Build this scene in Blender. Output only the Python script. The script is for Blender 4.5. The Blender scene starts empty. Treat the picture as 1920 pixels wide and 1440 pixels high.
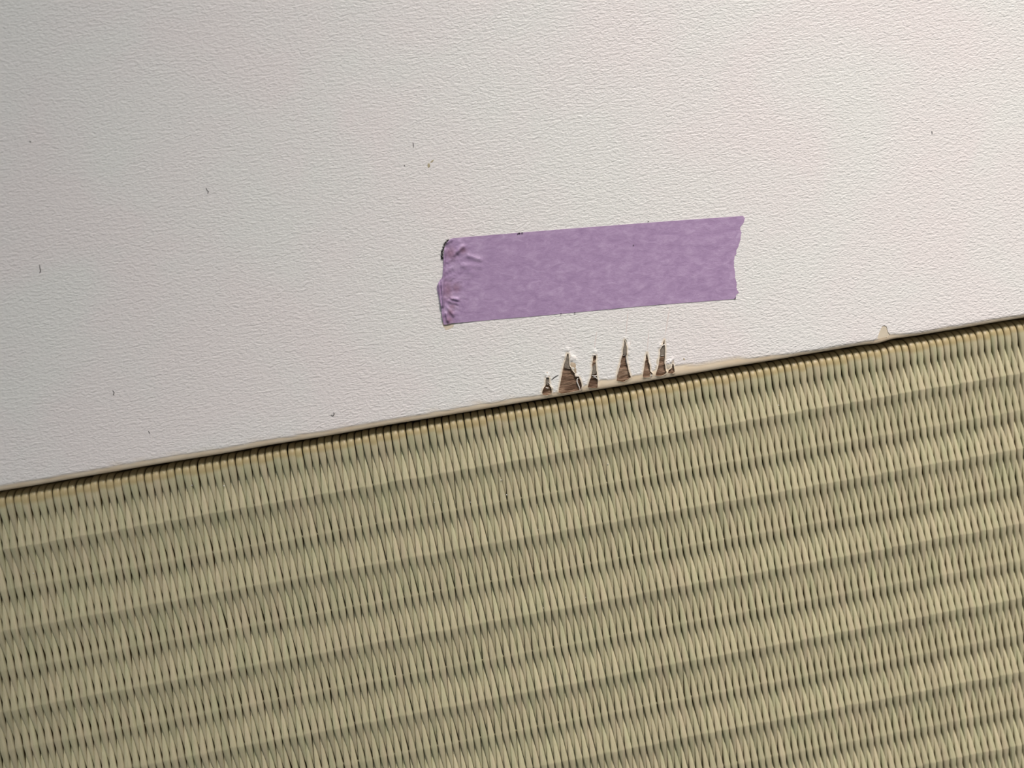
import bpy, bmesh, math, random
from mathutils import Vector, Matrix, noise
from mathutils.geometry import delaunay_2d_cdt
random.seed(7)
C = bpy.context.scene.collection
U = 0.00135            # one rush pitch in metres; all shapes below are given in pitches
# ------------------------------------------------------------------ camera
F_PX = 1450.0
RX, RY, RZ = -0.0394122, -0.0621639, -0.1663691
CAM = Vector((0.0, 7.82517, 104.5186))
M = Matrix.Rotation(RZ, 3, 'Z') @ Matrix.Rotation(RX, 3, 'X') @ Matrix.Rotation(RY, 3, 'Y')
cd = bpy.data.cameras.new('camera')
cd.sensor_width = 36.0
cd.lens = F_PX / 1920 * 36.0
cd.clip_start = 0.001
cd.clip_end = 50
cam = bpy.data.objects.new('camera', cd)
C.objects.link(cam)
mw = M.to_4x4(); mw.translation = CAM * U
cam.matrix_world = mw
cd.dof.use_dof = True
cd.dof.focus_distance = 105.3 * U       # on the torn chips
cd.dof.aperture_fstop = 7.5
bpy.context.scene.camera = cam
# ------------------------------------------------------------------ world and lights
w = bpy.data.worlds.new('world'); bpy.context.scene.world = w
w.use_nodes = True
bg = w.node_tree.nodes['Background']
bg.inputs[0].default_value = (0.95, 0.95, 0.94, 1)
bg.inputs[1].default_value = 0.19

def area(name, loc, target, size, energy, col, spread=180):
    l = bpy.data.lights.new(name, 'AREA'); l.shape = 'RECTANGLE'
    l.size, l.size_y = size; l.spread = math.radians(spread); l.energy = energy; l.color = col
    o = bpy.data.objects.new(name, l); C.objects.link(o)
    o.location = loc
    o.rotation_euler = (Vector(target) - Vector(loc)).to_track_quat('-Z', 'Y').to_euler()
    return o
area('window_light', (0.36, 0.92, 0.62), (0.125, -0.06, 0.0), (0.30, 0.30), 0.735, (1.0, 0.905, 0.85), 30)
area('sky_window_light', (-0.10, 1.30, 1.00), (0.0, 0.0, 0.0), (0.9, 0.5), 4.6, (0.74, 0.92, 1.0))
S = bpy.context.scene
S.view_settings.view_transform = 'Standard'
S.view_settings.look = 'None'
S.view_settings.exposure = 0.0
S.view_settings.gamma = 1.0
S.view_settings.use_curve_mapping = False

# ------------------------------------------------------------------ helpers
def P(px, py, z=0.0):
    """photo pixel -> point (in pitches) on the horizontal plane at height z"""
    d = M @ Vector(((px - 960) / F_PX, -(py - 720) / F_PX, -1.0))
    t = (z - CAM.z) / d.z
    return CAM + d * t

def link(o, parent=None):
    C.objects.link(o)
    if parent: o.parent = parent
    return o

def empty(name, loc=(0, 0, 0)):
    o = bpy.data.objects.new(name, None); o.empty_display_size = 0.005
    o.location = loc
    return link(o)

def tag(o, label=None, cat=None, group=None, kind=None):
    if label: o['label'] = label
    if cat: o['category'] = cat
    if group: o['group'] = group
    if kind: o['kind'] = kind
    return o

def mesh(name, verts, faces, mat, smooth=True, sharp=None):
    me = bpy.data.meshes.new(name)
    me.from_pydata([(v[0] * U, v[1] * U, v[2] * U) for v in verts], [], faces)
    me.materials.append(mat)
    if smooth: me.shade_smooth()
    if sharp: me.set_sharp_from_angle(angle=math.radians(sharp))
    me.update()
    return me

def obj(name, verts, faces, mat, parent=None, smooth=True, sharp=None):
    return link(bpy.data.objects.new(name, mesh(name, verts, faces, mat, smooth, sharp)), parent)

def sm(a, b, x):
    t = min(1, max(0, (x - a) / (b - a))); return t * t * (3 - 2 * t)

class NT:
    def __init__(s, name):
        s.m = bpy.data.materials.new(name); s.m.use_nodes = True
        s.t = s.m.node_tree; s.b = s.t.nodes['Principled BSDF']
    def n(s, typ, **kw):
        nd = s.t.nodes.new(typ)
        for k, v in kw.items():
            if k.startswith('i_'):
                nd.inputs[int(k[2:]) if k[2:].isdigit() else k[2:].replace('_', ' ')].default_value = v
            else: setattr(nd, k, v)
        return nd
    def l(s, a, b): s.t.links.new(a, b)
    def coord(s, scale, src='Object'):
        tc = s.n('ShaderNodeTexCoord'); mp = s.n('ShaderNodeMapping')
        mp.inputs['Scale'].default_value = scale
        s.l(tc.outputs[src], mp.inputs[0]); return mp.outputs[0]
    def noise(s, vec, scale=1.0, detail=2.0, rough=0.5, dist=0.0):
        nd = s.n('ShaderNodeTexNoise'); nd.inputs['Scale'].default_value = scale
        nd.inputs['Detail'].default_value = detail; nd.inputs['Roughness'].default_value = rough
        nd.inputs['Distortion'].default_value = dist
        s.l(vec, nd.inputs['Vector']); return nd.outputs[0]
    def ramp(s, fac, stops, interp='LINEAR'):
        r = s.n('ShaderNodeValToRGB'); r.color_ramp.interpolation = interp
        e = r.color_ramp.elements
        while len(e) < len(stops): e.new(0.5)
        for el, (p, c) in zip(e, stops):
            el.position = p; el.color = (*c, 1) if len(c) == 3 else c
        s.l(fac, r.inputs[0]); return r.outputs[0]
    def mix(s, fac, a, b, mode='MIX'):
        m = s.n('ShaderNodeMix', data_type='RGBA', blend_type=mode)
        for v, i in ((fac, 0), (a, 6), (b, 7)):
            if isinstance(v, (int, float)): m.inputs[i].default_value = v
            elif isinstance(v, tuple): m.inputs[i].default_value = (*v, 1)
            else: s.l(v, m.inputs[i])
        return m.outputs[2]
    def math(s, op, a, b=None, c=None):
        m = s.n('ShaderNodeMath', operation=op)
        for i, v in enumerate((a, b, c)):
            if v is None: continue
            if isinstance(v, (int, float)): m.inputs[i].default_value = v
            else: s.l(v, m.inputs[i])
        return m.outputs[0]
    def bump(s, h, dist, strength=1.0, normal=None):
        b = s.n('ShaderNodeBump'); b.inputs['Distance'].default_value = dist
        b.inputs['Strength'].default_value = strength
        s.l(h, b.inputs['Height'])
        if normal is not None: s.l(normal, b.inputs['Normal'])
        return b.outputs[0]
    def set(s, **kw):
        for k, v in kw.items():
            i = s.b.inputs[k.replace('_', ' ')]
            if isinstance(v, (int, float)): i.default_value = v
            elif isinstance(v, tuple): i.default_value = (*v, 1) if len(v) == 3 else v
            else: s.l(v, i)
        return s.m

I = 1.0 / U     # object metres -> pitches
# ------------------------------------------------------------------ materials
def mat_film():
    n = NT('white_vinyl')
    at = n.n('ShaderNodeAttribute', attribute_name='worn', attribute_type='GEOMETRY').outputs['Fac']
    v1 = n.coord((I * 1.75, I * 3.3, I * 1.6))
    a = n.noise(v1, 1.0, 1.6, 0.45, 0.5)
    v2 = n.coord((I * 3.0, I * 5.4, I * 3))
    b = n.noise(v2, 1.0, 1.5, 0.5, 0.3)
    h = n.math('ADD', n.math('MULTIPLY', a, 0.95), n.math('MULTIPLY', b, 0.60))
    calm = n.math('SUBTRACT', 1.0, n.math('MULTIPLY', at, 0.93))
    h2 = n.math('MULTIPLY', h, calm)
    nm = n.bump(h2, U * 0.098, 1.0)
    vb = n.coord((I * 0.05, I * 0.05, I * 0.05))
    big = n.noise(vb, 1.0, 3.0, 0.55, 0.4)
    base = n.ramp(big, [(0.38, (0.738, 0.738, 0.712)), (0.5, (0.748, 0.728, 0.71)), (0.60, (0.758, 0.720, 0.706))])
    wn = n.noise(n.coord((I * 0.35, I * 1.2, I)), 1.0, 3.0, 0.6)
    worn = n.ramp(wn, [(0.3, (0.69, 0.55, 0.37)), (0.7, (0.79, 0.68, 0.51))])
    wf = n.math('MULTIPLY', at, 0.92)
    return n.set(Base_Color=n.mix(wf, base, worn), Roughness=0.5, Specular_IOR_Level=0.35, Normal=nm)

def mat_strand():
    n = NT('rush')
    oi = n.n('ShaderNodeObjectInfo').outputs['Random']
    tc = n.n('ShaderNodeTexCoord'); geo = n.n('ShaderNodeNewGeometry')
    sx = n.n('ShaderNodeSeparateXYZ'); n.l(geo.outputs['Position'], sx.inputs[0])
    y = n.math('MULTIPLY', sx.outputs[1], I)
    gp = n.n('ShaderNodeMapping'); gp.inputs['Scale'].default_value = (I * 7.0, I * 0.28, I * 5)
    n.l(geo.outputs['Position'], gp.inputs[0])
    fib = n.noise(gp.outputs[0], 1.0, 3.0, 0.6)
    gb = n.n('ShaderNodeMapping'); gb.inputs['Scale'].default_value = (I * 0.9, I * 0.16, I * 0.2)
    n.l(geo.outputs['Position'], gb.inputs[0])
    big = n.noise(gb.outputs[0], 1.0, 2.0, 0.5)
    c = n.ramp(big, [(0.30, (0.425, 0.42, 0.262)), (0.5, (0.475, 0.43, 0.282)), (0.70, (0.505, 0.432, 0.298))])
    c = n.mix(0.30, c, n.ramp(fib, [(0.3, (0.33, 0.30, 0.16)), (0.7, (0.60, 0.56, 0.37))]))
    br = n.math('ADD', n.math('MULTIPLY', oi, 0.16), 0.93)
    vm = n.n('ShaderNodeVectorMath', operation='SCALE'); n.l(c, vm.inputs[0]); n.l(br, vm.inputs['Scale'])
    # yellowed, hand-soiled band on the folded edge
    band = n.n('ShaderNodeMapRange'); band.interpolation_type = 'SMOOTHSTEP'
    for i, v in ((1, -2.45), (2, -1.75), (3, 0.0), (4, 0.68)): band.inputs[i].default_value = v
    jit = n.math('ADD', y, n.math('MULTIPLY', n.math('SUBTRACT', oi, 0.5), 0.5))
    n.l(jit, band.inputs[0])
    col = n.mix(band.outputs[0], vm.outputs[0], (0.37, 0.275, 0.12))
    nm = n.bump(fib, U * 0.05, 0.7)
    return n.set(Base_Color=col, Roughness=0.42, Specular_IOR_Level=0.48, Normal=nm)

def mat_tape():
    n = NT('lavender_paper')
    a = n.noise(n.coord((I * 0.6, I * 1.1, I)), 1.0, 4.0, 0.66, 0.5)
    b = n.noise(n.coord((I * 1.6, I * 4.5, I)), 1.0, 3.0, 0.6, 1.0)
    f = n.math('ADD', n.math('MULTIPLY', a, 0.72), n.math('MULTIPLY', b, 0.28))
    c = n.ramp(f, [(0.34, (0.320, 0.215, 0.370)), (0.5, (0.385, 0.268, 0.435)), (0.66, (0.465, 0.345, 0.515))])
    st = n.n('ShaderNodeAttribute', attribute_name='stain', attribute_type='GEOMETRY').outputs['Fac']
    c = n.mix(n.math('MULTIPLY', st, 0.6), c, (0.25, 0.125, 0.17))
    nm = n.bump(f, U * 0.14, 0.5)
    return n.set(Base_Color=c, Roughness=0.5, Specular_IOR_Level=0.35, Normal=nm)

def mat_wood():
    n = NT('bare_fibreboard')
    a = n.noise(n.coord((I * 0.30, I * 1.5, I * 1)), 1.0, 3.0, 0.55, 0.5)
    b = n.noise(n.coord((I * 1.2, I * 5, I * 2)), 1.0, 3.0, 0.6, 0.5)
    f = n.math('ADD', n.math('MULTIPLY', a, 0.7), n.math('MULTIPLY', b, 0.3))
    c = n.ramp(f, [(0.38, (0.11, 0.062, 0.038)), (0.5, (0.215, 0.138, 0.09)), (0.57, (0.26, 0.175, 0.118)), (0.66, (0.44, 0.33, 0.235))])
    return n.set(Base_Color=c, Roughness=0.75, Specular_IOR_Level=0.2, Normal=n.bump(f, U * 0.6, 1.0))

def mat_plain(name, col, rough=0.6, spec=0.3, vary=0.12, sc=2.0, bump=0.05):
    n = NT(name)
    a = n.noise(n.coord((I * sc, I * sc, I * sc)), 1.0, 3.0, 0.6)
    lo = tuple(x * (1 - vary) for x in col); hi = tuple(min(1, x * (1 + vary)) for x in col)
    return n.set(Base_Color=n.ramp(a, [(0.3, lo), (0.7, hi)]), Roughness=rough, Specular_IOR_Level=spec, Normal=n.bump(a, U * bump, 0.6))

FILM, RUSH, TAPE, WOOD = mat_film(), mat_strand(), mat_tape(), mat_wood()
CURL = mat_plain('torn_vinyl', (0.83, 0.80, 0.76), 0.4, 0.4, 0.05)
UNDER = mat_plain('vinyl_backing', (0.60, 0.53, 0.42), 0.5, 0.3, 0.10)
GREY = mat_plain('glue_residue', (0.20, 0.172, 0.14), 0.7, 0.2, 0.3, 4.0, 0.1)
TANP = mat_plain('torn_paper_layer', (0.50, 0.40, 0.29), 0.7, 0.2, 0.3, 3.0, 0.15)
CHIP = mat_plain('smooth_backing', (0.64, 0.565, 0.44), 0.38, 0.4, 0.06, 0.6, 0.02)
BASE = mat_plain('mat_core', (0.17, 0.12, 0.05), 0.9, 0.1, 0.2, 1.0)
WARP = mat_plain('warp_thread', (0.38, 0.34, 0.22), 0.7, 0.2, 0.2, 4.0)
FLOOR = mat_plain('subfloor_wood', (0.22, 0.15, 0.09), 0.8, 0.2, 0.2, 0.2)
LINT = mat_plain('dark_lint', (0.05, 0.045, 0.045), 0.9, 0.1, 0.3, 3.0)
DUST = mat_plain('pale_dust', (0.75, 0.74, 0.72), 0.8, 0.2, 0.1, 3.0)
STAIN = mat_plain('brown_smear', (0.44, 0.38, 0.25), 0.6, 0.3, 0.2, 3.0)
STAIN2 = mat_plain('adhesive_smear', (0.66, 0.57, 0.45), 0.5, 0.3, 0.10, 2.0)
SCR = mat_plain('scuffed_vinyl', (0.72, 0.65, 0.62), 0.6, 0.3, 0.08, 5.0)

# ------------------------------------------------------------------ floor slab below everything
X0, X1, YB, YT = -92.0, 112.0, -86.0, 84.0
def box(x0, x1, y0, y1, z0, z1):
    v = [(x, y, z) for z in (z0, z1) for y in (y0, y1) for x in (x0, x1)]
    f = [(0, 2, 3, 1), (4, 5, 7, 6), (0, 1, 5, 4), (2, 6, 7, 3), (0, 4, 6, 2), (1, 3, 7, 5)]
    return v, f
fl = obj('floor', *box(X0 - 8, X1 + 8, YB - 8, YT + 8, -24, -16), FLOOR, None, False)
tag(fl, 'brown wooden subfloor under the mat and the white board, seen only in the gap', 'floor', kind='structure')

# ------------------------------------------------------------------ white board (a vinyl-wrapped threshold)
ZT = 0.56          # height of its top face
RB = 0.85          # edge rounding, plan width
RD = 0.30          # and depth
TH = 0.17          # thickness of the vinyl skin (exaggerated slightly by its paper backing)
TEARS = [
 [(1024.5,708),(1029,708),(1030.4,718),(1030,722),(1033.5,727.5),(1034.8,735),(1033.7,739),(1025.3,741.5),(1017.4,740.5),(1016.4,736),(1019,728),(1023,722),(1023,714)],
 [(1063.8,663.3),(1065.8,664),(1066.3,674),(1066.7,678.5),(1068.3,686.7),(1072.5,694),(1078,701),(1078.8,706),(1085.8,707),(1088.3,714),(1090.8,722.5),(1089.6,730),(1086.7,731.7),(1075,734.2),(1063,736.7),(1053.3,737.5),(1047,735.4),(1049,724),(1051,716),(1053.3,703.3),(1054.6,695),(1057.5,683.3),(1060.8,673.3),(1062.5,666.7)],
 [(1114.2,665.4),(1117,666.7),(1118,671.7),(1116.7,678),(1117.5,688),(1118.8,699),(1119,704),(1121,712),(1120.3,727),(1110.8,727.5),(1101.7,726),(1103.8,718),(1107.5,708),(1109,700),(1111,691.7),(1110,685),(1111,678),(1112,670)],
 [(1171,637),(1173,643),(1174.6,649),(1175,665),(1173.8,668),(1175.8,678),(1176.7,686.7),(1179,696.7),(1183,707.5),(1180,709.6),(1176.7,712.5),(1174,713),(1170.8,716),(1163,715),(1156,713.8),(1157,703),(1158.3,695),(1162.5,682.5),(1165.8,669),(1167.5,665),(1167.5,656.7),(1169.6,647.5)],
 [(1213.3,661),(1214,668),(1216,678),(1218.3,686.7),(1219.6,696.7),(1224,701),(1222.5,702.8),(1219,702),(1218,706.7),(1211.7,708),(1205,707),(1206,697.5),(1208.3,686.7),(1210,673),(1212,664)],
 [(1245,636.7),(1246,645),(1246.7,653),(1246.6,668),(1245.4,680),(1247.5,686.7),(1248.3,695),(1250,697),(1248,701),(1242.5,704),(1236,705.8),(1229,703.8),(1230,699),(1232.5,691.7),(1235,681.7),(1236.3,671.7),(1237.5,661.7),(1237,656),(1241.7,649),(1243.3,642.5)],
 [(1260.8,681.7),(1263,683),(1263.3,689),(1265,693),(1265,698),(1261.7,700.4),(1256.7,699.6),(1252,698.8),(1254,694),(1259,690)],
]
CHIPP = [(1658,610),(1662.6,612),(1665,621.7),(1669,628),(1664,632.5),(1656,634),(1648.5,635),(1645,634),(1648.5,623.7),(1651.7,616.5),(1655,611)]

def edge_y(x):
    """slight waviness of the board's edge"""
    xk = P(1640, 640, 0).x
    return 0.07 * noise.noise(Vector((x * 0.13, 3.1, 0))) - 0.16 * math.exp(-((x - xk) / 1.4) ** 2) + 0.10 * math.exp(-((x - xk - 3) / 1.6) ** 2)

def to_v(Y):       # plan distance from the edge -> arc length coordinate
    if Y >= RB: return Y
    th = math.asin(min(1, max(0, 1 - Y / RB)))
    return RB - RB * th
def surf(u, v, off=0.0):   # (u along the edge, v arc length) -> 3D, off below the surface
    e = edge_y(u)
    if v >= RB: return (u, v + e * max(0, 1 - (v - RB) / 6), ZT - off)
    th = (RB - v) / RB
    if th <= math.pi / 2:
        r = RB - off
        return (u, RB - r * math.sin(th) + e, ZT - RD + (RD - off) * math.cos(th))
    return (u, off + e, ZT - RD - (th - math.pi / 2) * RB)
def px_uv(px, py):
    p = P(px, py, ZT); 
    return (p.x, to_v(max(0.02, p.y - edge_y(p.x))))

def densify(poly, step, amp, seed):
    out = []
    for i, a in enumerate(poly):
        b = poly[(i + 1) % len(poly)]
        L = math.hypot(b[0] - a[0], b[1] - a[1]); k = max(1, int(L / step))
        for j in range(k):
            t = j / k
            x, y = a[0] + (b[0] - a[0]) * t, a[1] + (b[1] - a[1]) * t
            nv = Vector((x * 9 + seed * 31, y * 9, seed))
            out.append((x + amp * noise.noise(nv), y + amp * noise.noise(nv + Vector((7, 3, 1)))))
    return out
def inside(pt, poly):
    x, y = pt; c = False; j = len(poly) - 1
    for i in range(len(poly)):
        xi, yi = poly[i]; xj, yj = poly[j]
        if (yi > y) != (yj > y) and x < (xj - xi) * (y - yi) / (yj - yi) + xi: c = not c
        j = i
    return c
def pdist(pt, poly):
    d = 1e9; j = len(poly) - 1
    for i in range(len(poly)):
        ax, ay = poly[j]; bx, by = poly[i]; j = i
        dx, dy = bx - ax, by - ay; q = dx * dx + dy * dy or 1e-12
        t = min(1, max(0, ((pt[0] - ax) * dx + (pt[1] - ay) * dy) / q))
        d = min(d, math.hypot(pt[0] - ax - t * dx, pt[1] - ay - t * dy))
    return d
HOLES = [densify([px_uv(*q) for q in t], 0.16, 0.035, i) for i, t in enumerate(TEARS + [CHIPP])]
BB = [(min(p[0] for p in h) - 1, max(p[0] for p in h) + 1, min(p[1] for p in h) - 1, max(p[1] for p in h) + 1) for h in HOLES]
# puffed spots beside tears: px, py, radius (px), height
PUFF = [(1070,668,6,.18),(1077,676,5,.14),(1076,690,4,.12),(1064,656,4,.16),(1115,658,3,.14),(1116,662,3,.12),
        (1178,652,4,.12),(1179,662,4,.10),(1173,634,3,.14),(1253,680,4,.20),(1257,677,3,.16),(1261,673,3,.12),(1026,703,4,.18),
        (1237,650,3,.12),(1230,684,3,.10),(1239,646,3,.10),(1058,668,3,.1),(1100,700,3,.06),(1082,705,3,.12),(1035,727,3,.1),(1093,715,3,.1)]
PUFFW = [(*px_uv(a, b), r / 13.6, h) for a, b, r, h in PUFF]

def film():
    pts, edges, keys = [], [], {}
    def add(u, v):
        pts.append(Vector((u, v))); return len(pts) - 1
    vend = RB - RB * (math.pi / 2) - 6.0
    # outline
    xs = [X0 + i * 1.5 for i in range(int((X1 - X0) / 1.5) + 1)]
    rows = [vend, RB * (1 - math.pi / 2)] + [RB - RB * a for a in (1.35, 1.1, 0.85, 0.6, 0.4, 0.2, 0.0)] + [1.5, 2.2, 3.2, 4.6, 7, 12, 20, 35, 55, YT]
    fx0, fx1 = px_uv(1005, 700)[0], px_uv(1285, 690)[0]
    gx0, gx1 = px_uv(1635, 620)[0], px_uv(1680, 620)[0]
    def clear(p):
        for h, b in zip(HOLES, BB):
            if b[0] < p[0] < b[1] and b[2] < p[1] < b[3] and (inside(p, h) or pdist(p, h) < 0.07): return False
        return True
    for r in rows:
        for x in xs:
            if r > 4 and (int(round((x - X0) / 1.5)) % 4): continue
            if r > 8 and (int(round((x - X0) / 1.5)) % 8) : continue
            if (fx0 < x < fx1 or gx0 < x < gx1) and -1 < r < 8: continue
            add(x, r)
    for a, b, top in ((fx0, fx1, 8.2), (gx0, gx1, 3.5)):
        nx = int((b - a) / 0.13)
        for i in range(nx + 1):
            for j in range(int((top + 0.6) / 0.13)):
                p = (a + (b - a) * i / nx + random.uniform(-.02, .02), -0.55 + j * 0.13 + random.uniform(-.02, .02))
                if clear(p): add(*p)
    loops = []
    for h in HOLES:
        ids = [add(*q) for q in h]
        loops.append(ids)
        edges += [(ids[i], ids[(i + 1) % len(ids)]) for i in range(len(ids))]
    vs, es, fs, *_ = delaunay_2d_cdt(pts, edges, [], 0, 1e-5)
    out = []
    for f in fs:
        c = sum((vs[i] for i in f), Vector((0, 0))) / len(f)
        bad = False
        for h, b in zip(HOLES, BB):
            if b[0] < c.x < b[1] and b[2] < c.y < b[3] and inside(c, h): bad = True; break
        if not bad: out.append(tuple(f))
    verts, rim = [], []
    W = [(0, 9), (400, 10), (700, 9), (850, 10), (960, 9), (1090, 9), (1120, 17), (1200, 14), (1262, 20), (1340, 17), (1420, 10), (1520, 5), (1635, 5), (1650, 10), (1668, 10), (1690, 5), (1920, 6)]
    W = [(P(x, 922 - 0.172 * x, ZT).x, wd / 13.6) for x, wd in W]
    def width(u):
        if u <= W[0][0]: return W[0][1]
        for (a, wa), (b, wb) in zip(W, W[1:]):
            if u <= b: return wa + (wb - wa) * (u - a) / (b - a)
        return W[-1][1]
    for v in vs:
        u, q = v.x, v.y
        x, y, z = surf(u, q)
        d = 9
        for h, b in zip(HOLES[:7], BB):
            if b[0] < u < b[1] and b[2] < q < b[3]: d = min(d, pdist((u, q), h))
        lift = 0
        rim.append(d)
        if d < 1:
            lift = math.exp(-(d / 0.16) ** 2) * (0.05 + 0.13 * max(0, noise.noise(Vector((u * 2.3, q * 1.6, 5))) + 0.25))
        for a, b_, r, hh in PUFFW:
            lift += hh * math.exp(-(((u - a) ** 2 + (q - b_) ** 2) / (r * r))) * (1 + .6 * noise.noise(Vector((u * 6, q * 6, 2))))
        if q < RB: y -= lift * (RB - q) / RB * 0.3
        verts.append((x, y, z + lift))
    me = mesh('vinyl_skin', verts, out, FILM)
    # walls round each hole
    o = bpy.data.objects.new('vinyl_skin', me)
    bm = bmesh.new(); bm.from_mesh(me)
    bm.normal_update()
    be = [e for e in bm.edges if e.is_boundary]
    lim = 30 * U
    be = [e for e in be if all(inside_any(v.co) for v in e.verts)]
    r = bmesh.ops.extrude_edge_only(bm, edges=be)
    for g in r['geom']:
        if isinstance(g, bmesh.types.BMVert): g.co.z -= (TH + 0.1) * U
    bmesh.ops.recalc_face_normals(bm, faces=bm.faces)
    if sum(f.normal.z for f in bm.faces) < 0: bmesh.ops.reverse_faces(bm, faces=bm.faces)
    bm.to_mesh(me); bm.free()
    me.shade_smooth(); me.set_sharp_from_angle(angle=math.radians(55))
    at = me.attributes.new('worn', 'FLOAT', 'POINT')
    vals = []
    for vi, v in enumerate(me.vertices):
        dr = rim[vi] if vi < len(rim) else 0.0
        u, y = v.co.x / U, v.co.y / U
        wd = width(u) + 0.22 * noise.noise(Vector((u * .5, 1, 0))) + 0.10 * noise.noise(Vector((u * 2.1, 4, 0)))
        vals.append(max(1 - sm(wd - 0.15, wd + 0.2, y - edge_y(u)), 0.85 * math.exp(-(dr / 0.2) ** 2)))
    at.data.foreach_set('value', vals)
    return o
def inside_any(co):
    u, y = co.x / U, co.y / U
    for h, b in zip(HOLES, BB):
        if b[0] + .8 < u < b[1] - .8 and y < 8 and y > -0.6: return True
    return False

board = empty('trim_1', (0, 0, 0))
tag(board, 'white vinyl-covered board with leathery grain and torn brown chips along the mat edge', 'threshold', kind='structure')
link(film(), board)
# wood core under the skin
def core():
    fx0, fx1 = px_uv(1005, 700)[0], px_uv(1285, 690)[0]
    xs = [X0, -60, -40, -20] + [-10] + [fx0 + (fx1 - fx0) * i / 150 for i in range(151)] + [35, 45, 51, 53, 56, 60, 80, X1]
    xs = sorted(x for x in xs if x)
    ar = [1.5708, 1.3, 1.1, .9, .7, .5, .35, .2, .1, 0]
    vsr = [RB - RB * math.pi / 2 - 5.8] + [RB - RB * a for a in ar] + [RB + .12 * i for i in range(1, 60)] + [12, 30, YT]
    V = []; 
    for v in vsr:
        for u in xs:
            k = 1 if fx0 - .1 <= u <= fx1 + .1 else 0
            hgt = (0.14 * noise.noise(Vector((u * .3, v * 1.9, 9))) + 0.07 * noise.noise(Vector((u * .8, v * 5.5, 3)))) * k
            V.append(surf(u, v, TH + 0.02 - min(0.14, hgt)))
    nx = len(xs)
    F = [(j * nx + i, j * nx + i + 1, (j + 1) * nx + i + 1, (j + 1) * nx + i) for j in range(len(vsr) - 1) for i in range(nx - 1)]
    n0 = len(V)
    # underside and back
    y0 = surf(0, vsr[0], TH)[1]
    zb = -16.0
    ids = list(range(nx)); top = [(len(vsr) - 1) * nx + i for i in range(nx)]
    V += [(x, y0 + 0.05, zb) for x in xs] + [(x, YT, zb) for x in xs]
    F += [(n0 + i, n0 + i + 1, i + 1, i) for i in range(nx - 1)]
    F += [(n0 + nx + i, n0 + nx + i + 1, n0 + i + 1, n0 + i) for i in range(nx - 1)]
    F += [(top[i], top[i + 1], n0 + nx + i + 1, n0 + nx + i) for i in range(nx - 1)]
    return V, F
o = obj('wood_core', *core(), WOOD, board, True, 50); o['label'] = 'brown bare fibreboard showing through the tears'

# ------------------------------------------------------------------ thin patches on or in the board
def patch(name, poly_px, mat, parent, z, dome=0.0, tilt=None, amp=0.03, step=0.18, th=0.03, seed=1, onsurf=None, flat=False):
    """irregular thin sheet whose outline is given in photo pixels, with thickness"""
    if onsurf is None:
        pl = [tuple(P(a, b, z))[:2] for a, b in poly_px]
    else:
        pl = [px_uv(a, b) for a, b in poly_px]
    if not flat:
        for _ in range(2):
            q = []
            for i, a in enumerate(pl):
                b = pl[(i + 1) % len(pl)]
                q += [(a[0] * .75 + b[0] * .25, a[1] * .75 + b[1] * .25), (a[0] * .25 + b[0] * .75, a[1] * .25 + b[1] * .75)]
            pl = q
    pl = densify(pl, step, amp, seed)
    cx = sum(p[0] for p in pl) / len(pl); cy = sum(p[1] for p in pl) / len(pl)
    ring = [pl, [(cx + (p[0] - cx) * .7, cy + (p[1] - cy) * .7) for p in pl], [(cx + (p[0] - cx) * .35, cy + (p[1] - cy) * .35) for p in pl]]
    V, F = [], []
    n = len(pl)
    for k, r in enumerate(ring):
        for p in r:
            h = dome * (0, .75, 1.0)[k] + (0 if flat else 0.03 * noise.noise(Vector((p[0] * 5, p[1] * 5, seed))))
            if tilt: h += tilt[0] * (p[0] - cx) + tilt[1] * (p[1] - cy)
            if onsurf is None: V.append((p[0], p[1], z + h))
            else:
                s = surf(p[0], p[1], onsurf); V.append((s[0], s[1], s[2] + h))
    for k in range(2):
        for i in range(n): F.append((k * n + i, k * n + (i + 1) % n, (k + 1) * n + (i + 1) % n, (k + 1) * n + i))
    V.append((cx, cy, z + dome) if onsurf is None else tuple(Vector(surf(cx, cy, onsurf)) + Vector((0, 0, dome)))); c = len(V) - 1
    for i in range(n): F.append((2 * n + i, 2 * n + (i + 1) % n, c))
    b = len(V)
    for i in range(n): v = V[i]; V.append((v[0], v[1], v[2] - th))
    for i in range(n): F.append((i, b + i, b + (i + 1) % n, (i + 1) % n))
    # orient upward
    a = sum(pl[i][0] * pl[(i + 1) % n][1] - pl[(i + 1) % n][0] * pl[i][1] for i in range(n))
    if a < 0: F = [tuple(reversed(f)) for f in F]
    return obj(name, V, F, mat, parent, True, 50)

def curl(name, path, width, height, mat, parent, z0, seed=0):
    """a torn sliver standing on edge and curling over, path in photo pixels"""
    pts = [P(a, b, z0) for a, b in path]
    # resample
    out = []
    for i in range(len(pts) - 1):
        for k in range(5): out.append(pts[i].lerp(pts[i + 1], k / 5))
    out.append(pts[-1]); n = len(out); V, F = [], []
    m = 6
    for i, p in enumerate(out):
        a = out[max(0, i - 1)]; b = out[min(n - 1, i + 1)]
        d = (b - a); d.z = 0; d.normalize(); s = Vector((-d.y, d.x, 0))
        tp = max(0.15, math.sin(math.pi * (i + .3) / (n - .4)) ** .5)
        for k in range(m):
            an = math.pi * 0.9 * k / (m - 1)
            V.append(p + s * (width * tp * (0.5 - math.cos(an) * .5) - width * .4) + Vector((0, 0, height * tp * math.sin(an) + .02 * noise.noise(Vector((i * .6, k, seed))))))
    for i in range(n - 1):
        for k in range(m - 1): F.append((i * m + k, (i + 1) * m + k, (i + 1) * m + k + 1, i * m + k + 1))
    b = len(V)
    for i in range(n - 1): F.append((i * m, i * m + m - 1, (i + 1) * m + m - 1, (i + 1) * m))
    return obj(name, V, F, mat, parent, True, 60)

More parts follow.
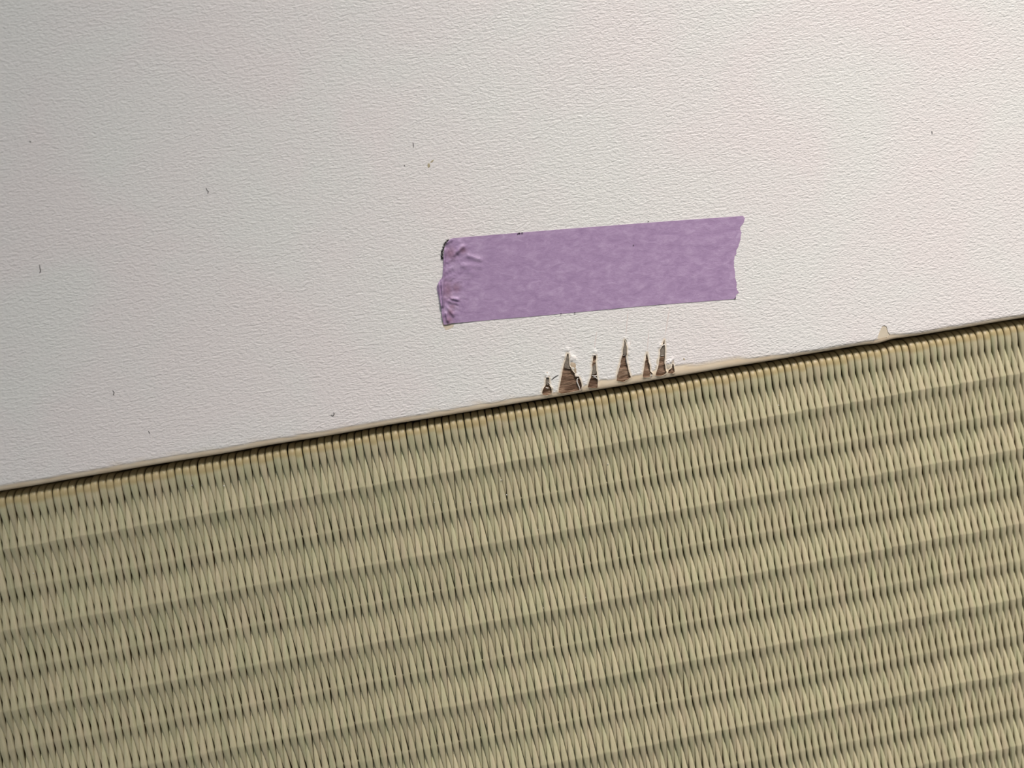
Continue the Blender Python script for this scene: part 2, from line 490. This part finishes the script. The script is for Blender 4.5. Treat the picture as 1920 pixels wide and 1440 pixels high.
# grey glue residue left in the tops of tears
for i, pl in enumerate([
    [(1062.5,664),(1065.8,665),(1066.3,678),(1068,687),(1071,693),(1063,691),(1057.5,690),(1060,676)],
    [(1112,685),(1117,681),(1118.8,701),(1113,702),(1108,703)],
    [(1171,638),(1174.4,649),(1175,664.5),(1168,664.5),(1167.6,656)],
    [(1241.8,649.5),(1246.4,648),(1246.6,667),(1241,668),(1236.8,667),(1237.5,657)],
    [(1024,709),(1028.8,709),(1030,719),(1027,723),(1023.5,719)]]):
    patch('glue_residue', pl, GREY, board, 0, 0, None, 0.03, 0.2, 0.03, 10 + i, onsurf=TH - 0.14)
# puffed paper layers beside the tears
for i, (pl, m_, dm, tl) in enumerate([
    ([(1068,681),(1074,677),(1079,680),(1080.5,690),(1081,700),(1078,701),(1073,694),(1069,687)], TANP, .08, (.05, .02)),
    ([(1067,664),(1074,664),(1081,668),(1082,675),(1076,678),(1068,680),(1066.8,673)], CURL, .16, (.03, .05)),
    ([(1059,668),(1061,659),(1065,657),(1069,660),(1065,662),(1061,669),(1058,679)], UNDER, .06, None),
    ([(1236.5,672),(1232,672),(1229.5,683),(1228.5,697),(1231,697),(1234,684)], UNDER, .05, None),
    ([(1248,680),(1254,677),(1258.5,680),(1257.5,689),(1253,693),(1249.5,692)], UNDER, .08, None),
    ([(1262,671),(1263.5,676),(1262.5,682),(1260,682),(1260,676)], TANP, .05, None),
    ([(1175.6,641),(1181,640),(1182,650),(1179,660),(1176,667),(1175.6,655)], CURL, .07, None),
    ([(1024,698),(1027.5,697),(1029,703),(1025,703)], TANP, .08, None),
    ([(1023,704),(1028,703),(1029.5,708),(1023,709)], CURL, .16, None),
    ([(1109,667),(1113,664),(1117,664),(1119,667),(1113,666.5)], CURL, .16, None),
    ([(1112,657),(1118,656),(1120,661),(1114,662)], CURL, .12, None)]):
    o = patch('torn_paper', pl, m_, board, 0, dm, tl, 0.09, 0.12, 0.02, 30 + i, onsurf=-0.02)
# curls of torn vinyl
for i, (pth, w_, h_) in enumerate([
    ([(1085,709),(1082,711),(1081.6,716),(1084,722),(1086.5,727),(1088,732)], .17, .20),
    ([(1109.5,703),(1113,705),(1117,705),(1120.5,702)], .14, .18),
    ([(1112,706.5),(1116,707.5),(1120,710.5),(1122.5,713)], .14, .18),
    ([(1077.5,702),(1080,705.5),(1085,705.5),(1087,708)], .12, .16),
    ([(1237,655.5),(1240,650),(1244,647),(1247,645)], .14, .16),
    ([(1170,637),(1172,635),(1174.5,638),(1175.5,645)], .12, .16),
    ([(1248,678),(1251,676.5),(1255,674.5),(1258.5,676)], .12, .18),
    ([(1173.6,668),(1174.5,676),(1176.6,686)], .10, .12),
    ([(1158,702),(1160,692),(1164,680)], .08, .08),
    ([(1023,726),(1026,728),(1028.5,727)], .12, .12),
    ([(1028,716),(1030.5,720),(1034,724),(1037,730)], .10, .10),
    ([(1168,666.5),(1171,666),(1175,666)], .08, .14),
    ([(1237,668),(1241,666.5),(1246,667)], .08, .12),
    ([(1219.5,700),(1222,704),(1219,706)], .10, .14)]):
    curl('torn_curl', pth, w_, h_, CURL, board, ZT - (0.12 if i in (0, 1, 2, 9, 11, 12) else 0.0), i)
# shallow smooth chip on the right
patch('smooth_chip', CHIPP, CHIP, board, 0, 0, None, 0, 0.3, 0.03, 5, onsurf=0.06, flat=True)
# long faint scratches running from tears up to the tape
for i, (pth, w_) in enumerate([([(1178,582),(1176,600),(1173,634)], .10), ([(1256,576),(1252,598),(1246,636)], .12),
      ([(1119,622),(1116,640),(1114,656)], .10), ([(1217,618),(1215,640),(1213,659)], .08), ([(1182,640),(1181,652),(1179,664)], .10)]):
    pts = [P(a, b, ZT) for a, b in pth]; V, F = [], []
    res = []
    for k in range(len(pts) - 1):
        for q in range(8): res.append(pts[k].lerp(pts[k + 1], q / 8))
    for k, p in enumerate(res):
        ww = w_ * (0.25 + 0.75 * math.sin(math.pi * (k + .5) / len(res))) * (.8 + .5 * noise.noise(Vector((k * .7, i, 0))))
        V += [(p.x - ww, p.y, ZT + .004), (p.x, p.y, ZT + .018), (p.x + ww, p.y, ZT + .004)]
    for k in range(len(res) - 1):
        a = k * 3; F += [(a + 3, a + 4, a + 1, a), (a + 4, a + 5, a + 2, a + 1)]
    obj('scratch', V, F, SCR, board)
# small stains
patch('stain', [(801,309),(804,305),(807,309),(806,314),(802,315)], STAIN, board, ZT + .01, .02, None, .03, .15, .02, 61)
patch('stain', [(806,304),(811,300),(814,299),(813,302),(808,306)], STAIN, board, ZT + .01, .01, None, .03, .15, .02, 62)
patch('stain', [(829,604),(840,606),(851,608),(850,613),(842,617),(836,619),(831,613)], STAIN2, board, ZT + .01, .0, None, .06, .15, .02, 64, flat=True)
patch('stain', [(1281,671),(1284,672),(1284,676),(1281,675)], STAIN, board, ZT + .01, .02, None, .03, .15, .02, 63)

# ------------------------------------------------------------------ tatami mat
RIB0, RS, NR = -7.5236, 5.3158, 15
GAP = -0.17
FR = 1.75                                   # radius of the folded edge
tat = empty('tatami_mat', (0, 0, 0))
tag(tat, 'green-beige woven rush tatami mat with ribbed weave and borderless folded edge', 'mat')
def phase(y):
    if y > -2.6: return 0.0
    if y > RIB0: return (-2.6 - y) / (-2.6 - RIB0)
    return 1 + (RIB0 - y) / RS
PX = (1.0, 0.93, 0.70, 0.30, -0.30, -0.70, -0.93, -1.0, -0.7, 0.7)
PZ = (-0.35, 0.42, 0.86, 1.0, 1.0, 0.86, 0.42, -0.35, -1.0, -1.0)
def strand_mesh(par, seed):
    rnd = random.Random(seed * 10 + par)
    path = []
    R = FR
    for z in (-9, -5, -R - .7): path.append((0.0, z, 1.0, 0.0, 0.0))            # hanging down: (y, z, ny, nz, ph)
    for i in range(8):
        a = math.pi / 2 * (1 - i / 7)
        path.append((-R + R * math.sin(a), -R + R * math.cos(a), math.sin(a), math.cos(a), 0.0))
    y = -R
    ys = [-R - .5 * i for i in range(1, 11)] + [RIB0 + .6, RIB0 + .12]
    for k in range(NR):
        ys += [RIB0 - RS * (k + q) for q in (0, .025, .12, .25, .38, .5, .62, .75, .88, .975)]
    for y in ys:
        if y > YB + .5: path.append((y, 0.0, 0.0, 1.0, phase(y)))
    amp = 0.40 if par else 0.20
    V, F = [], []; m = 10
    o1, o2 = rnd.uniform(0, 99), rnd.uniform(0, 99)
    for k, (y, z, ny, nz, ph) in enumerate(path):
        d = (ph - par) % 2.0; d = min(d, 2 - d)            # 0 over own rib, 1 under
        tri = 1 - d
        cs = math.cos(math.pi * d)
        rw = 0.12 if ph < 2 else 0.42
        zo = amp * (rw * cs + (1 - rw) * (2 * tri - 1)) + (0.0 if par else 0.03)
        ts = tri * 0.9 + 0.1 * sm(0, 1, tri)
        hw = 0.045 + 0.435 * ts
        hw *= 1 + 0.07 * noise.noise(Vector((y * .35, o1, 0)))
        if not par: hw *= .98
        hh = 0.16 + 0.10 * tri
        xo = 0.045 * noise.noise(Vector((y * .22, o2, 1))) 
        zo += 0.05 * noise.noise(Vector((y * .15, o2, 7)))
        base = -0.62
        cy, cz = y + ny * (zo + base), z + nz * (zo + base)
        cy += GAP
        for j in range(m):
            a = 2 * math.pi * j / m + math.pi / m * 0
            ca, sa = math.cos(a), math.sin(a)
            ex = PX[j] * hw + xo
            en = PZ[j] * hh
            V.append((ex, cy + ny * en, cz + nz * en))
    n = len(path)
    for i in range(n - 1):
        for j in range(m):
            F.append((i * m + j, i * m + (j + 1) % m, (i + 1) * m + (j + 1) % m, (i + 1) * m + j))
    F.append(tuple(range(m - 1, -1, -1))); F.append(tuple((n - 1) * m + j for j in range(m)))
    return V, F
MS = {}
for par in (0, 1):
    for s in range(9):
        MS[par, s] = (strand_mesh(par, s),)
ME = {k: mesh('rush_strand', v[0][0], v[0][1], RUSH) for k, v in MS.items()}
xi0 = int(X0 * 2); xi1 = int(X1 * 2)
main = range(-134, 166)                      # the 300 that show largest
restV, restF = [], []
last = {0: 0, 1: 0}
for i in range(xi0, xi1 - 12):
    par = i % 2
    s = random.choice([q for q in range(9) if q != last[par]]); last[par] = s
    x = i * 0.5 + random.uniform(-.025, .025)
    if i in main:
        o = bpy.data.objects.new('rush_strand', ME[par, s]); o.location = (x * U, random.uniform(-.10, .10) * U, random.uniform(-.03, .03) * U)
        link(o, tat)
    else:
        b = len(restV); V, F = MS[par, s][0]
        restV += [(v[0] + x, v[1], v[2]) for v in V]; restF += [tuple(q + b for q in f) for f in F]
o = obj('rush_strand', restV, restF, RUSH, tat); o['kind'] = 'stuff'
# warp threads
for k in range(NR):
    y = RIB0 - RS * k + GAP
    V, F = [], []; xs = [X0 + .5, X1 - 7]; m = 8
    for x in xs:
        for j in range(m):
            a = 2 * math.pi * j / m; V.append((x, y + .14 * math.cos(a), -0.62 + .10 * math.sin(a)))
    F = [(j, (j + 1) % m, m + (j + 1) % m, m + j) for j in range(m)] + [tuple(range(m - 1, -1, -1)), tuple(range(m, 2 * m))]
    obj('warp_thread', V, F, WARP, tat)
# core slab
V, F = [], []
prof = [(YB + .5, -16), (YB + .5, -1.35)] + [(-FR - .25 + 1.0 * math.sin(a), -2.35 + 1.0 * math.cos(a)) for a in (0, .4, .8, 1.2, 1.57)] + [(-FR + .75, -16)]
for x in (X0 + .3, X1 - 6.8):
    V += [(x, a + GAP, b) for a, b in prof]
n = len(prof)
F = [(i, (i + 1) % n, n + (i + 1) % n, n + i) for i in range(n)] + [tuple(range(n)), tuple(range(2 * n - 1, n - 1, -1))]
obj('mat_core', V, F, BASE, tat, False)

# pale dust grains caught in the weave
V, F = [], []
def grain(x, y, z, r):
    b = len(V)
    for dx, dy, dz in ((1, 0, 0), (0, 1, 0), (-1, 0, 0), (0, -1, 0), (0, 0, 1), (0, 0, -1)):
        q = r * random.uniform(.6, 1.2); V.append((x + dx * q, y + dy * q, z + dz * q))
    for a, c in ((0, 1), (1, 2), (2, 3), (3, 0)):
        F.append((b + a, b + c, b + 4)); F.append((b + c, b + a, b + 5))
for px, py in [(950,928),(965,927),(1029,927),(815,942),(882,942),(1019,1140),(1098,1120),(1150,915),(997,993),(1009,993),(1715,1023),(1720,1027),(1765,710),(1760,711),(755,909),(420,911),(360,910),(63,1075),(940,900),(1140,870),(1460,760),(1330,1040),(640,1120),(520,1220),(1640,690)]:
    p = P(px, py, -.3); grain(p.x, p.y, -.28, random.uniform(.06, .11))
o = obj('dust_grain', V, F, DUST, tat, False); o['kind'] = 'stuff'

# ------------------------------------------------------------------ lavender paper tape
tape = empty('paper_tape', tuple(P(1105, 505, ZT) * U)); TO = P(1105, 505, ZT)
tag(tape, 'strip of lavender paper tape with torn right end stuck on the white board', 'tape')
def interp(tab, t):
    for (a, va), (b, vb) in zip(tab, tab[1:]):
        if t <= b: return va + (vb - va) * (t - a) / (b - a)
    return tab[-1][1]
# left and right outline as pixel x against v (0 top .. 1 bottom)
LEFT = [(0, (851, 446.5)), (.02, (845, 448)), (.06, (838, 455)), (.13, (833.5, 464)), (.22, (831.5, 480)), (.34, (831, 500)), (.47, (829.5, 520)), (.52, (823, 528)),
        (.57, (819, 538)), (.62, (820, 546)), (.70, (823.5, 560)), (.77, (826, 571)), (.9, (828.5, 592)), (1, (832, 609))]
RIGHT = [(0, (1393, 405)), (.03, (1396.5, 407)), (.09, (1393.5, 418)), (.13, (1388, 424)), (.16, (1387.5, 430)), (.2, (1390, 438)), (.25, (1388.5, 447)), (.29, (1388, 452)), (.34, (1385.5, 458)), (.37, (1384, 461)),
         (.42, (1380, 470)), (.46, (1381, 476)), (.48, (1377.5, 480)), (.53, (1376, 490)), (.6, (1376, 500)), (.68, (1378, 513)), (.75, (1378, 522)), (.8, (1381, 530)), (.84, (1381, 536)), (.88, (1380.5, 543)), (.92, (1385.5, 550)), (.95, (1380, 553)), (.98, (1380, 557)), (1, (1379, 561))]
def ip2(tab, t):
    return (interp([(a, v[0]) for a, v in tab], t), interp([(a, v[1]) for a, v in tab], t))
NU, NV = 240, 90
RIDGE = [  # px line a-b, width px, height, sign
 ((834,470),(829,600),2.2,.22),((823,532),(827,575),2.0,.34),((828,528),(831,575),1.5,.26),((838,455),(846,450),3,.12),
 ((852,478),(868,463),4,.20),((878,480),(900,487),4,.14),((866,498),(900,500),5,.07),((846,560),(858,562),3,.22),((842,565),(858,570),2.5,.14),
 ((838,576),(850,590),3,.14),((836,588),(840,602),2.5,.22),((833,520),(842,555),3,-.05),((862,455),(858,470),4,.10),((870,500),(885,512),6,.07)]
def tz(px, py):
    h = 0.0
    for (ax, ay), (bx, by), wd, hh in RIDGE:
        dx, dy = bx - ax, by - ay; t = min(1, max(0, ((px - ax) * dx + (py - ay) * dy) / (dx * dx + dy * dy)))
        d2 = (px - ax - t * dx) ** 2 + (py - ay - t * dy) ** 2
        h += hh * math.exp(-d2 / (wd * wd))
    n = Vector((px * .09, py * .12, 3))
    L = 1 - sm(840, 900, px)
    h += L * (0.07 * noise.noise(n) + .05 * noise.noise(n * 2.6)) + L * .10
    h += 0.02 * noise.noise(Vector((px * .02, py * .03, 8)))
    return h
V, ST = [], []
for j in range(NV + 1):
    v = j / NV; l = ip2(LEFT, v); r = ip2(RIGHT, v)
    for i in range(NU + 1):
        t = (i / NU) ** 1.5
        px = l[0] + (r[0] - l[0]) * t
        jag = 0.0
        if t > .985: px += 1.3 * noise.noise(Vector((v * 60, 2, 0))) * (t - .985) / .015
        ty = interp([(0, 446.5), (.35, 431), (.7, 416.5), (1, 405)], t); by = interp([(0, 607.5), (.35, 591), (.7, 573), (1, 560.5)], t)
        py = ty + (by - ty) * v
        k = 1 - sm(0, .03, t)
        py = py * (1 - k) + l[1] * k
        p = P(px, py, ZT)
        V.append((p.x - TO.x, p.y - TO.y, 0.05 + max(-0.03, tz(px, py))))
        s = 0
        for sx, sy, a, b in ((845,475,10,12),(868,470,7,6),(840,545,9,18),(855,540,8,9),(848,575,6,5),(842,600,8,8),(845,585,6,9)):
            s = max(s, math.exp(-((px - sx) / a) ** 2 - ((py - sy) / b) ** 2))
        ST.append(s)
W1 = NU + 1
F = [(j * W1 + i, (j + 1) * W1 + i, (j + 1) * W1 + i + 1, j * W1 + i + 1) for j in range(NV) for i in range(NU)]
b = len(V)
per = [i for i in range(W1)] + [j * W1 + NU for j in range(1, NV + 1)] + [NV * W1 + i for i in range(NU - 1, -1, -1)] + [j * W1 for j in range(NV - 1, 0, -1)]
for q in per: V.append((V[q][0], V[q][1], V[q][2] - .07)); ST.append(ST[q])
F += [(per[i], per[(i + 1) % len(per)], b + (i + 1) % len(per), b + i) for i in range(len(per))]
sh = obj('tape_strip', V, F, TAPE, tape, True, 50)
at = sh.data.attributes.new('stain', 'FLOAT', 'POINT'); at.data.foreach_set('value', ST)

# lint stuck to tape edges, as a part of the tape
def fibre_geo(path, r, z, off=(0, 0, 0)):
    pts = [P(a, b, z) - Vector(off) for a, b in path]; V, F = [], []; m = 5
    for i, p in enumerate(pts):
        a = pts[max(0, i - 1)]; c = pts[min(len(pts) - 1, i + 1)]
        d = (c - a).normalized(); s = Vector((-d.y, d.x, 0))
        rr = r * (.55 if i in (0, len(pts) - 1) else 1)
        for k in range(m):
            an = 2 * math.pi * k / m; V.append(p + s * rr * math.cos(an) + Vector((0, 0, rr * math.sin(an))))
    for i in range(len(pts) - 1):
        for k in range(m): F.append((i * m + k, i * m + (k + 1) % m, (i + 1) * m + (k + 1) % m, (i + 1) * m + k))
    F += [tuple(range(m)), tuple((len(pts) - 1) * m + k for k in range(m - 1, -1, -1))]
    return V, F
V, F = [], []
def addg(g):
    b = len(V); V.extend(g[0]); F.extend(tuple(q + b for q in f) for f in g[1])
off = (TO.x, TO.y, ZT)
for i in range(60):
    t = random.random()
    cx, cy = interp([(0, 843), (.35, 834), (.7, 828.5), (1, 828.5)], t), interp([(0, 447.5), (.35, 457), (.7, 473), (1, 484)], t)
    cx += random.uniform(-1.2, 1.2); cy += random.uniform(-1.2, 1.2)
    a = random.uniform(0, 6.3); L = random.uniform(1, 2.8)
    addg(fibre_geo([(cx - L * math.cos(a), cy - L * math.sin(a)), (cx, cy + .6), (cx + L * math.cos(a + .5), cy + L * math.sin(a + .5))], random.uniform(.025, .06), ZT + random.uniform(.05, .16), (TO.x, TO.y, ZT)))
for cx, cy in ((974, 437), (971, 438), (979, 436.4), (1052, 588.6), (1078, 586.6), (1216, 415), (1379, 559), (1188, 459.5)):
    for i in range(4 if cx != 1188 else 2):
        a = random.uniform(0, 3.1); L = random.uniform(.8, 2)
        addg(fibre_geo([(cx - L * math.cos(a), cy - L * .5 * math.sin(a)), (cx, cy), (cx + L * math.cos(a + .5), cy + L * .5 * math.sin(a + .5))], .05, ZT + .13, (TO.x, TO.y, ZT)))
o = obj('lint', V, F, LINT, tape, True); o['kind'] = 'stuff'; o['label'] = 'dark grey lint on the tape edge'

# ------------------------------------------------------------------ stray fibres lying on the board
FIB = [([(386,352),(388,356),(391,360),(389,362)], 'tiny dark hair left of centre on upper white board'),
       ([(74,496),(75,503),(76,509),(74,512)], 'tiny dark hair near the left end of white board'),
       ([(774,267),(775,272),(775,277)], 'short dark hair straight above the small brown stain'),
       ([(757,311),(758.5,310),(759,312)], 'black speck left of the small brown stain'),
       ([(620,778),(624,780),(627,776),(625,773)], 'tiny curved hair on white board near mat edge'),
       ([(278,808),(280,811),(281,813)], 'tiny dark speck low on the left of white board'),
       ([(1747,246),(1748,249),(1748,251)], 'tiny dark speck at the upper right of white board'),
       ([(211,732),(214,736),(212,741)], 'tiny brown hair low left above the folded mat edge'),
       ([(55,264),(57,266),(58,265)], 'tiny dark speck near the upper left corner'),
       ([(1034,712),(1040,707),(1047,703)], 'thin brown fibre between the first two tears')]
for pth, lab in FIB:
    o0 = P(*pth[1], ZT)
    V, F = fibre_geo(pth, .045, ZT + .05, (o0.x, o0.y, ZT))
    o = obj('stray_fibre', V, F, LINT, None, True)
    o.location = tuple(o0 * U); tag(o, lab, 'fibre', 'stray fibres on the white board')
